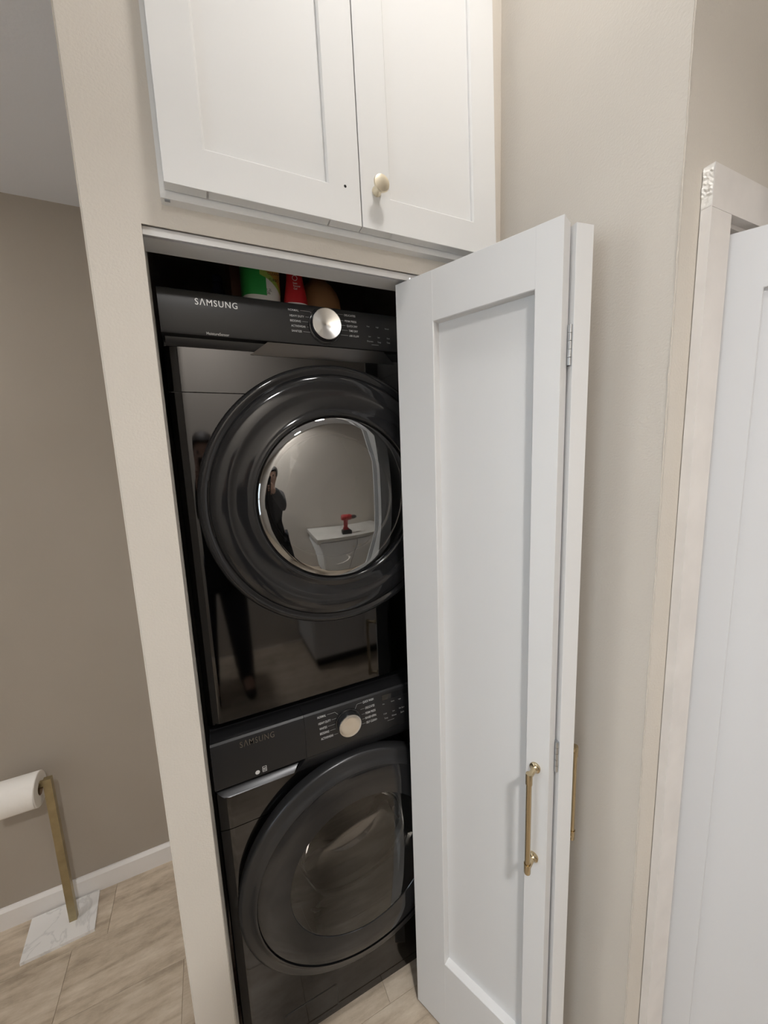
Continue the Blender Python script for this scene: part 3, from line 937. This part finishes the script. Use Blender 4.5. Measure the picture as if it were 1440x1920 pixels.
wd_ = D(finish((lambda bm: (lathe(bm, [(0.296, 0.006), (0.316, 0.004), (0.3215, -0.010), (0.3215, -0.026), (0.319, -0.031), (0.313, -0.0325),
     (0.300, -0.0345), (0.290, -0.0385), (0.2845, -0.0435), (0.2815, -0.0435)], (0, 0, 0), 'Y', 128), bm)[1])(bmesh.new()), 'door_ring', BLKSATIN, None, 50, loc=(AXC, WYF, ZWD)), wsh, woff)
bm = bmesh.new()
lathe(bm, [(0.2815, -0.0405), (0.276, -0.0425), (0.24, -0.0440), (0.2015, -0.0440), (0.2005, -0.0420)], (0, 0, 0), 'Y', 128)
finish(bm, 'door_cover', BLKRING, wd_, 40)
bm = bmesh.new()
lathe(bm, [(0.2005, -0.0425), (0.16, -0.0475), (0.10, -0.0510), (0.05, -0.0525), (0, -0.053)], (0, 0, 0), 'Y', 96)
finish(bm, 'door_glass', WASHGLASS, wd_, 60)
bm = bmesh.new()
lathe(bm, [(0.2005, -0.040), (0.194, -0.010), (0.180, 0.040), (0.172, 0.075), (0.160, 0.088), (0.10, 0.100), (0, 0.104)], (0, 0, 0), 'Y', 96)
finish(bm, 'glass_bowl', WASHBOWL, wd_, 60)
bm = bmesh.new()
lathe(bm, [(0.215, -0.03), (0.212, 0.03), (0.205, 0.05), (0.19, 0.06), (0.195, 0.075), (0.235, 0.09)], (AXC, WYF, ZWD), 'Y', 64)
D(finish(bm, 'door_seal', RUBBER, None, 40), wsh, woff)
bm = bmesh.new()
lathe(bm, [(0.20, 0.10), (0.245, 0.105), (0.255, 0.13), (0.255, 0.52)], (AXC, WYF, ZWD), 'Y', 64)
D(finish(bm, 'drum', DRUM, None, 40), wsh, woff)
bm = bmesh.new()
lathe(bm, [(0.255, 0.52), (0.10, 0.53), (0, 0.525)], (AXC, WYF, ZWD), 'Y', 64)
D(finish(bm, 'drum_back', DRUMDK, None, 40), wsh, woff)
for k in range(3):
    a0 = math.radians(90 + 120 * k)
    bm = bmesh.new()
    prism_y(bm, [(0.256, -0.035), (0.215, -0.012), (0.205, 0.0), (0.215, 0.012), (0.256, 0.035)], 0.16, 0.50)
    bmesh.ops.rotate(bm, verts=bm.verts, cent=(0, 0, 0), matrix=Matrix.Rotation(-a0, 3, 'Y'))
    bmesh.ops.translate(bm, verts=bm.verts, vec=(AXC, WYF, ZWD))
    D(finish(bm, 'drum_lifter', DRUMDK, None, 40), wsh, woff)
# filter hatch: a thin slot line around a flush plate
fx0, fx1, fz0, fz1 = 0.053, 0.202, 0.048, 0.134
bm = bmesh.new()
lo_ = rounded_rect(fx0, fx1, fz0, fz1, 0.008); li_ = rounded_rect(fx0 + 0.0024, fx1 - 0.0024, fz0 + 0.0024, fz1 - 0.0024, 0.0058)
vo = [bm.verts.new((x, WYF - 0.0004, z)) for x, z in lo_]; vi = [bm.verts.new((x, WYF - 0.0004, z)) for x, z in li_]
for i in range(len(vo)):
    j = (i + 1) % len(vo)
    bm.faces.new((vo[i], vo[j], vi[j], vi[i]))
fg = finish(bm, 'hatch_gap', BLKDEEP)
bm = bmesh.new()
prism_y(bm, rounded_rect(fx0 + 0.0024, fx1 - 0.0024, fz0 + 0.0024, fz1 - 0.0024, 0.0058), WYF - 0.0008, WYF + 0.004)
fh = D(finish(bm, 'filter_hatch', BLKGLOSS, None, 30, 0.0004), wsh, woff)
fg.parent = fh
for fx in (AX0 + 0.07, AX1 - 0.07):
    for fy in (0.95, 1.53):
        bm = bmesh.new(); lathe(bm, [(0, 0), (0.024, 0), (0.024, 0.012), (0.009, 0.014), (0.009, 0.034), (0, 0.034)], (fx, fy, 0), 'Z', 20)
        D(finish(bm, 'foot', BLKBODY, None, 40), wsh, woff)

# ------------------------------------------------------------------ bottles on the dryer
TOP = dz1
def oval(rx, ry, n=40, p=2.0):
    pts = []
    for i in range(n):
        a = 2 * PI * i / n
        c, s = math.cos(a), math.sin(a)
        pts.append((rx * math.copysign(abs(c) ** (2 / p), c), ry * math.copysign(abs(s) ** (2 / p), s)))
    return pts

def loft(bm, secs, n=40, p=2.6, capb=True, capt=True, zbase=0.0):
    """secs: (z, rx, ry)"""
    rings = []
    for z, rx, ry in secs:
        rings.append([bm.verts.new((x, yy, z + zbase)) for x, yy in oval(rx, ry, n, p)])
    for A, B in zip(rings[:-1], rings[1:]):
        for i in range(n):
            bm.faces.new((A[i], A[(i + 1) % n], B[(i + 1) % n], B[i]))
    if capb: bm.faces.new(rings[0][::-1])
    if capt: bm.faces.new(rings[-1])

def cap(parent, z0, z1, r, mat, name='cap'):
    bm = bmesh.new()
    lathe(bm, [(0, z0), (r, z0), (r, z1 - 0.003), (r - 0.003, z1), (0, z1)], (0, 0, 0), 'Z', 28)
    return finish(bm, name, mat, parent, 40)

# green and white bottle
bx_, by_ = 0.158, 0.975
gb = empty('detergent_bottle', (bx_, by_, TOP), math.radians(4))
tag(gb, 'green and white bottle with an ochre label on the dryer', 'bottle', 'bottles on the dryer')
RXb, RYb = 0.042, 0.034
bm = bmesh.new()
loft(bm, [(0, RXb - 0.005, RYb - 0.005), (0.004, RXb - 0.0005, RYb - 0.001), (0.012, RXb, RYb), (0.12, RXb, RYb), (0.15, RXb * 0.93, RYb * 0.93), (0.18, 0.024, 0.024), (0.20, 0.016, 0.016), (0.215, 0.016, 0.016)])
finish(bm, 'bottle_body', LABELW, gb, 50)
bm = bmesh.new()
loft(bm, [(0, RXb - 0.004, RYb - 0.004), (0.004, RXb + 0.0002, RYb + 0.0002), (0.0135, RXb + 0.0006, RYb + 0.0006), (0.0145, RXb - 0.001, RYb - 0.001)])
finish(bm, 'bottle_foot', NAVY, gb, 50)
def wrap(parent, a0, a1, z0, z1, mat, name, rx=RXb, ry=RYb, p=2.6, out=0.0006, shear=None, n=18):
    """label laid on the bottle between two angles (deg, 270 = towards the room)"""
    bm = bmesh.new()
    lo, hi = [], []
    for i in range(n + 1):
        t = i / n
        a = math.radians(a0 + (a1 - a0) * t)
        c, s = math.cos(a), math.sin(a)
        x = (rx + out) * math.copysign(abs(c) ** (2 / p), c); yy = (ry + out) * math.copysign(abs(s) ** (2 / p), s)
        zl = z0 if shear is None else z0 + (shear[0] * (1 - t) + shear[1] * t)
        zh = z1 if shear is None else z1 + (shear[2] * (1 - t) + shear[3] * t)
        lo.append(bm.verts.new((x, yy, zl))); hi.append(bm.verts.new((x, yy, max(zh, zl + 1e-4))))
    for i in range(n):
        bm.faces.new((lo[i], lo[i + 1], hi[i + 1], hi[i]))
    return finish(bm, name, mat, parent, 60)
wrap(gb, 150, 274, 0.0235, 0.118, GREEN, 'label')
wrap(gb, 264, 355, 0.0, 0.116, LABELL, 'label', shear=(0.066, 0.020, 0, 0), out=0.0007)
wrap(gb, 258, 355, 0.0, 0.117, LABELY, 'label', shear=(0.084, 0.029, 0, 0), out=0.0009)
for s, x0, x1, z, m in (('TURBO', 0.012, 0.034, 0.058, DKPRINT), ('CLEAN', 0.010, 0.034, 0.071, DKPRINT), ('1.2L', 0.006, 0.017, 0.036, DKPRINT), ('36', 0.006, 0.013, 0.0295, DKPRINT)):
    lettering(s, x0, z, 0.0055, gb, m, -RYb * 0.985 - 0.0012, x1)
cap(gb, 0.212, 0.245, 0.021, GREEN)

# red tapered bottle
rb = empty('spray_bottle', (0.236, 0.965, TOP), math.radians(-3))
tag(rb, 'red bottle with white base narrowing upward on the dryer', 'bottle', 'bottles on the dryer')
bm = bmesh.new()
loft(bm, [(0, 0.027, 0.020), (0.002, 0.0275, 0.0205), (0.0135, 0.0280, 0.021)], p=2.4)
finish(bm, 'bottle_foot', NAVY, rb, 50)
bm = bmesh.new()
loft(bm, [(0.0135, 0.0283, 0.0213), (0.018, 0.0283, 0.0213)], p=2.4)
finish(bm, 'white_band', LABELW, rb, 50)
bm = bmesh.new()
loft(bm, [(0.018, 0.0282, 0.0212), (0.03, 0.0272, 0.021), (0.07, 0.0195, 0.018), (0.10, 0.0165, 0.0165), (0.14, 0.018, 0.018), (0.17, 0.013, 0.013), (0.185, 0.011, 0.011)], p=2.4)
finish(bm, 'bottle_body', RED, rb, 50)
for s, x0, x1, z, yy in (('Stain', -0.008, 0.002, 0.060, -0.0205), ('Remover', -0.007, 0.009, 0.054, -0.0208), ('Gel', -0.007, 0.001, 0.048, -0.0211)):
    lettering(s, x0, z, 0.0042, rb, LABELW, yy, x1)
bm = bmesh.new(); lathe(bm, [(0.006, -0.0206), (0.0048, -0.0206)], (-0.003, 0, 0.071), 'Y', 24); finish(bm, 'emblem', LABELW, rb)
cap(rb, 0.182, 0.21, 0.015, LABELW)

# tan jug with a rounded shoulder
tj = empty('plastic_jug', (0.308, 1.02, TOP), 0)
tag(tj, 'tan brown jug with rounded shoulder behind the red bottle', 'jug', 'bottles on the dryer')
bm = bmesh.new()
loft(bm, [(0, 0.050, 0.040), (0.006, 0.055, 0.045), (0.035, 0.0555, 0.0455), (0.055, 0.053, 0.044), (0.072, 0.046, 0.040), (0.088, 0.034, 0.032), (0.098, 0.022, 0.022), (0.115, 0.018, 0.018)], p=2.8)
finish(bm, 'jug_body', BROWN, tj, 50)
cap(tj, 0.112, 0.135, 0.021, NAVY)
# brown carton and dark bottle left of the green one
cbx = empty('brown_carton', (0.118, 1.06, TOP), math.radians(2))
tag(cbx, 'dark brown carton half hidden by the green bottle', 'carton', 'bottles on the dryer')
bm = bmesh.new(); box(bm, -0.021, 0.045, -0.04, 0.04, 0, 0.19); finish(bm, 'carton_body', BROWNDK, cbx, None, 0.001)
bm = bmesh.new(); box(bm, -0.0205, 0.0445, -0.0395, -0.0005, 0.19, 0.1915); finish(bm, 'flap', BROWNDK, cbx)
bm = bmesh.new(); box(bm, -0.0205, 0.0445, 0.0005, 0.0395, 0.19, 0.1915); finish(bm, 'flap', BROWNDK, cbx)
nb = empty('dark_bottle', (0.072, 1.075, TOP), 0)
tag(nb, 'dark navy bottle left of the brown carton on the dryer', 'bottle', 'bottles on the dryer')
bm = bmesh.new()
loft(bm, [(0, 0.018, 0.018), (0.004, 0.020, 0.020), (0.055, 0.020, 0.020), (0.068, 0.017, 0.017), (0.08, 0.010, 0.010), (0.09, 0.010, 0.010)], p=2.0)
finish(bm, 'bottle_body', NAVY, nb, 50)
cap(nb, 0.088, 0.105, 0.012, NAVY)

# ------------------------------------------------------------------ toilet paper stand and roll
SX, SY = -0.5875, 1.55
ts = empty('toilet_paper_stand', (SX, SY, 0))
tag(ts, 'brass toilet paper stand on a square white marble base', 'stand')
bm = bmesh.new()
base = [(-0.716, 1.474), (-0.512, 1.478), (-0.526, 1.624), (-0.729, 1.620)]
prism_z(bm, [(x - SX, yy - SY) for x, yy in base], 0.0, 0.011)
finish(bm, 'marble_base', MARBLE, ts, None, 0.001)
bm = bmesh.new(); box(bm, -0.0122, 0.0105, -0.009, 0.009, 0.011, 0.588)
finish(bm, 'post', BRASSDULL, ts, None, 0.001)
bm = bmesh.new(); box(bm, -0.175, -0.0122, -0.007, 0.007, 0.566, 0.582)
finish(bm, 'arm', BRASSDULL, ts, None, 0.001)
RZ = 0.563
tp = empty('toilet_paper_roll', (SX - 0.078, SY, RZ))
tag(tp, 'white toilet paper roll hanging on the brass stand', 'toilet paper')
RR = 0.056
bm = bmesh.new()
lathe(bm, [(0.021, -0.055), (RR - 0.002, -0.055), (RR, -0.053), (RR, 0.053), (RR - 0.002, 0.055), (0.021, 0.055)], (0, 0, -0.004), 'X', 56, closed=True)
finish(bm, 'paper', PAPER, tp, 40)
bm = bmesh.new()
lathe(bm, [(0.0212, -0.0552), (0.0198, -0.0552), (0.0198, 0.0552), (0.0212, 0.0552)], (0, 0, -0.004), 'X', 40, closed=True)
finish(bm, 'cardboard_core', CARDB, tp, 40)
bm = bmesh.new()                       # the loose sheet lying over the front of the roll, its torn corner lifting
cols = 12; rws = 12
gridv = []
for i in range(rws + 1):
    a = math.radians(128 + 78 * i / rws)       # angle in the y,z plane, 180 = towards the room
    rr_ = RR + 0.0012 + 0.0035 * (i / rws) ** 2
    gridv.append([])
    for j in range(cols + 1):
        x = -0.053 + 0.106 * j / cols
        lift = 0.0
        gridv[-1].append(bm.verts.new((x, rr_ * math.cos(a), -0.004 + rr_ * math.sin(a))))
for i in range(rws):
    for j in range(cols):
        if i < 3 and j > cols - 3 + i: continue
        bm.faces.new((gridv[i][j], gridv[i][j + 1], gridv[i + 1][j + 1], gridv[i + 1][j]))
bmesh.ops.delete(bm, geom=[v for v in bm.verts if not v.link_faces], context='VERTS')
finish(bm, 'loose_sheet', PAPER, tp, 60)

# ------------------------------------------------------------------ behind the camera (only seen reflected in the dryer glass)
kc = empty('kitchen_counter', (1.05, -1.2, 0))
tag(kc, 'low white counter cabinet reflected in the dryer glass', 'counter')
bm = bmesh.new(); box(bm, -0.42, 0.42, -0.27, 0.27, 0.09, 0.90); finish(bm, 'carcass', WHITE, kc, None, 0.001)
bm = bmesh.new(); box(bm, -0.40, 0.40, -0.25, 0.22, 0.0, 0.09); finish(bm, 'plinth', BLKBODY, kc)
bm = bmesh.new(); box(bm, -0.44, 0.44, -0.29, 0.30, 0.90, 0.935); finish(bm, 'worktop', STONETOP, kc, None, 0.003)
for i in (-1, 1):
    x0_ = -0.41 if i < 0 else 0.005
    sd = finish((lambda bm: (box(bm, x0_, x0_ + 0.405, 0.27, 0.289, 0.10, 0.89), bm)[1])(bmesh.new()), 'cabinet_door', WHITE, kc, None, 0.001)
    bm = bmesh.new(); lathe(bm, [(0, 0), (0.008, 0), (0.006, 0.018), (0.015, 0.022), (0.015, 0.027), (0, 0.028)], (x0_ + (0.37 if i < 0 else 0.035), 0.289, 0.8), 'Y', 20)
    finish(bm, 'knob', BRASSPALE, sd, 40)

dl = empty('cordless_drill', (0.97, -1.03, 0.935), math.radians(8))
tag(dl, 'red cordless drill standing on the counter, reflected in the dryer glass', 'drill')
bm = bmesh.new(); prism_y(bm, [(-0.05, 0), (0.05, 0), (0.052, 0.035), (0.03, 0.05), (-0.045, 0.05), (-0.052, 0.035)], -0.037, 0.037); finish(bm, 'battery', DRILLBLK, dl, None, 0.004)
bm = bmesh.new(); prism_y(bm, [(-0.038, 0.05), (0.026, 0.05), (0.022, 0.065), (0.006, 0.075), (0.010, 0.16), (-0.034, 0.16), (-0.030, 0.08), (-0.040, 0.07)], -0.017, 0.017); finish(bm, 'grip', DRILLRED, dl, None, 0.005)
bm = bmesh.new(); lathe(bm, [(0, -0.060), (0.024, -0.058), (0.031, -0.045), (0.031, 0.03), (0.027, 0.05), (0, 0.05)], (0, 0, 0.185), 'X', 28); finish(bm, 'motor_housing', DRILLRED, dl, 40)
bm = bmesh.new(); lathe(bm, [(0, 0.05), (0.021, 0.05), (0.021, 0.085), (0.010, 0.105), (0, 0.105)], (0, 0, 0.185), 'X', 24); finish(bm, 'chuck', DRILLBLK, dl, 40)
bm = bmesh.new(); lathe(bm, [(0, 0.105), (0.003, 0.105), (0.003, 0.165), (0, 0.168)], (0, 0, 0.185), 'X', 12); finish(bm, 'bit', STEEL, dl, 40)

# ------------------------------------------------------------------ the photographer, seen as a dark shape in the black front
JACKET = material('dark_jacket', (0.018, 0.017, 0.018), 0.85, bump=(80, 0.3, 0.002))
JEANS = material('dark_trousers', (0.022, 0.023, 0.030), 0.85, bump=(120, 0.3, 0.001))
BOOT = material('dark_boot', (0.020, 0.017, 0.015), 0.6)
SKIN = material('skin', (0.48, 0.29, 0.21), 0.55)
HAIR = material('dark_hair', (0.025, 0.017, 0.012), 0.6)
EYEW = material('eye', (0.03, 0.025, 0.02), 0.2)
PHONEM = material('phone_black', (0.02, 0.02, 0.022), 0.2)

def skin_mesh(name, nodes, edges, root, mat, parent, sub=2):
    """nodes: {key: (x, y, z, radius)}"""
    keys = list(nodes)
    me = bpy.data.meshes.new(name)
    me.from_pydata([nodes[k][:3] for k in keys], [(keys.index(a), keys.index(b)) for a, b in edges], [])
    o = bpy.data.objects.new(name, me); C.objects.link(o)
    o.modifiers.new('skin', 'SKIN')
    sv = me.skin_vertices[0].data
    for i, k in enumerate(keys):
        r = nodes[k][3]
        sv[i].radius = r if isinstance(r, tuple) else (r, r)
        sv[i].use_root = (k == root)
    m = o.modifiers.new('sub', 'SUBSURF'); m.levels = sub; m.render_levels = sub
    dg = bpy.context.evaluated_depsgraph_get()
    me2 = bpy.data.meshes.new_from_object(o.evaluated_get(dg))
    bpy.data.objects.remove(o); bpy.data.meshes.remove(me)
    me2.name = name
    me2.shade_smooth()
    me2.materials.clear(); me2.materials.append(mat)
    return new_obj(name, me2, parent)

PX, PYY = -0.02, -0.93
ps = empty('person', (PX, PYY, 0.0))
tag(ps, 'person in dark jacket, trousers and boots holding up a phone, reflected in the dryer', 'person')
N = {'pel': (0, 0, .95, .125), 'spi': (0, .06, 1.15, .125), 'che': (0, .15, 1.36, .14), 'nek': (0, .21, 1.52, .058), 'jaw': (0, .245, 1.60, .072), 'fac': (0, .25, 1.68, .088), 'top': (0, .235, 1.75, .070)}
E_ = [('pel', 'spi'), ('spi', 'che'), ('che', 'nek'), ('nek', 'jaw'), ('jaw', 'fac'), ('fac', 'top')]
N['nos'] = (0, .355, 1.665, .012); E_.append(('fac', 'nos'))
for sgn, sd in ((-1, 'l'), (1, 'r')):
    N.update({'sh' + sd: (sgn * .175, .20, 1.435, .062), 'el' + sd: (sgn * .205, .50, 1.375, .044), 'wr' + sd: (sgn * .075, .765, 1.535, .028),
              'pa' + sd: (sgn * .052, .845, 1.565, .030),
              'hp' + sd: (sgn * .10, 0.0, .88, .092), 'kn' + sd: (sgn * .115, .03, .50, .060), 'an' + sd: (sgn * .125, -.02, .11, .042), 'to' + sd: (sgn * .135, .15, .045, .036)})
    E_ += [('che', 'sh' + sd), ('sh' + sd, 'el' + sd), ('el' + sd, 'wr' + sd), ('wr' + sd, 'pa' + sd), ('pel', 'hp' + sd), ('hp' + sd, 'kn' + sd), ('kn' + sd, 'an' + sd), ('an' + sd, 'to' + sd)]
    for k, (dx, dz, ln) in enumerate(((0.0, .030, .9), (0.0, .012, 1.0), (0.0, -.006, .95), (0.0, -.022, .8))):
        a, b, c = f'f{k}a{sd}', f'f{k}b{sd}', f'f{k}c{sd}'
        N[a] = (sgn * .050, .875, 1.565 + dz, .0095)
        N[b] = (sgn * .046, .875 + .026 * ln, 1.567 + dz, .0088)
        N[c] = (sgn * .022, .875 + .030 * ln, 1.569 + dz, .0078)
        E_ += [('pa' + sd, a), (a, b), (b, c)]
    N['t1' + sd] = (sgn * .046, .838, 1.600, .0105); N['t2' + sd] = (sgn * .026, .846, 1.618, .0085)
    E_ += [('pa' + sd, 't1' + sd), ('t1' + sd, 't2' + sd)]
    N['ea' + sd] = (sgn * .090, .235, 1.675, .016); E_.append(('fac', 'ea' + sd))
bd = skin_mesh('body', N, E_, 'pel', SKIN, ps)
# jacket, trousers, boots, hair as clothing over the body
J = {k: N[k][:3] + (N[k][3] + .022,) for k in ('pel', 'spi', 'che', 'shl', 'shr', 'ell', 'elr', 'wrl', 'wrr')}
J['pel'] = (0, 0, .97, .165); J['hem'] = (0, -.005, .84, .175); J['col'] = (0, .205, 1.50, .072)
skin_mesh('jacket', J, [('hem', 'pel'), ('pel', 'spi'), ('spi', 'che'), ('che', 'col'), ('che', 'shl'), ('che', 'shr'), ('shl', 'ell'), ('shr', 'elr'), ('ell', 'wrl'), ('elr', 'wrr')], 'pel', JACKET, ps)
T = {'pel': (0, 0, .96, .150)}
TE = []
for sd in 'lr':
    for k in ('hp', 'kn', 'an'):
        T[k + sd] = N[k + sd][:3] + (N[k + sd][3] + .024,)
    TE += [('pel', 'hp' + sd), ('hp' + sd, 'kn' + sd), ('kn' + sd, 'an' + sd)]
skin_mesh('trousers', T, TE, 'pel', JEANS, ps)
for sgn in (-1, 1):
    B_ = {'sh': (sgn * .124, -.018, .24, .066), 'an': (sgn * .126, -.02, .085, .056), 'he': (sgn * .126, -.045, .048, .044), 'md': (sgn * .131, .08, .050, .046), 'to': (sgn * .137, .175, .040, .036)}
    bo = skin_mesh('boot', B_, [('sh', 'an'), ('an', 'he'), ('an', 'md'), ('md', 'to')], 'an', BOOT, ps)
    for v in bo.data.vertices: v.co.z = max(v.co.z, 0.001)
bm = bmesh.new()
bmesh.ops.create_uvsphere(bm, u_segments=28, v_segments=18, radius=1.0)
for v in list(bm.verts):
    x, yy, z = v.co
    v.co = Vector((x * .098, yy * .108 + .228, z * .108 + 1.705))
bmesh.ops.delete(bm, geom=[f for f in bm.faces if f.calc_center_median().z < 1.64 or (f.calc_center_median().y > .285 and f.calc_center_median().z < 1.755)], context='FACES')
finish(bm, 'hair', HAIR, ps, 60)
for sgn in (-1, 1):
    bm = bmesh.new(); bmesh.ops.create_uvsphere(bm, u_segments=12, v_segments=8, radius=.011)
    finish(bm, 'eye', EYEW, ps, 60, loc=(sgn * .032, .328, 1.69))
bm = bmesh.new(); bmesh.ops.create_uvsphere(bm, u_segments=16, v_segments=8, radius=1.0)
for v in bm.verts: v.co = Vector((v.co.x * .026, v.co.y * .006, v.co.z * .006))
finish(bm, 'mouth', material('lips', (0.35, 0.14, 0.12), 0.5), ps, 60, loc=(0, .312, 1.618))
# the phone in the hands, its lens at the point of view
ph = empty('phone', (0, 0, 0))
tag(ph, 'black phone held up in both hands in front of the laundry closet', 'phone')
bm = bmesh.new(); prism_y(bm, rounded_rect(-.037, .037, -.135, .018, .010), -.023, -.015)
b1 = finish(bm, 'phone_case', PHONEM, ph, 40, 0.001)
bm = bmesh.new(); lathe(bm, [(.007, -.0155), (.007, -.0135), (0, -.0135)], (0, 0, 0), 'Y', 20)
finish(bm, 'camera_lens', BLKRING, ph, 40)
ph.location = (0, 0, H); ph.rotation_euler = (math.radians(-8), 0, 0)
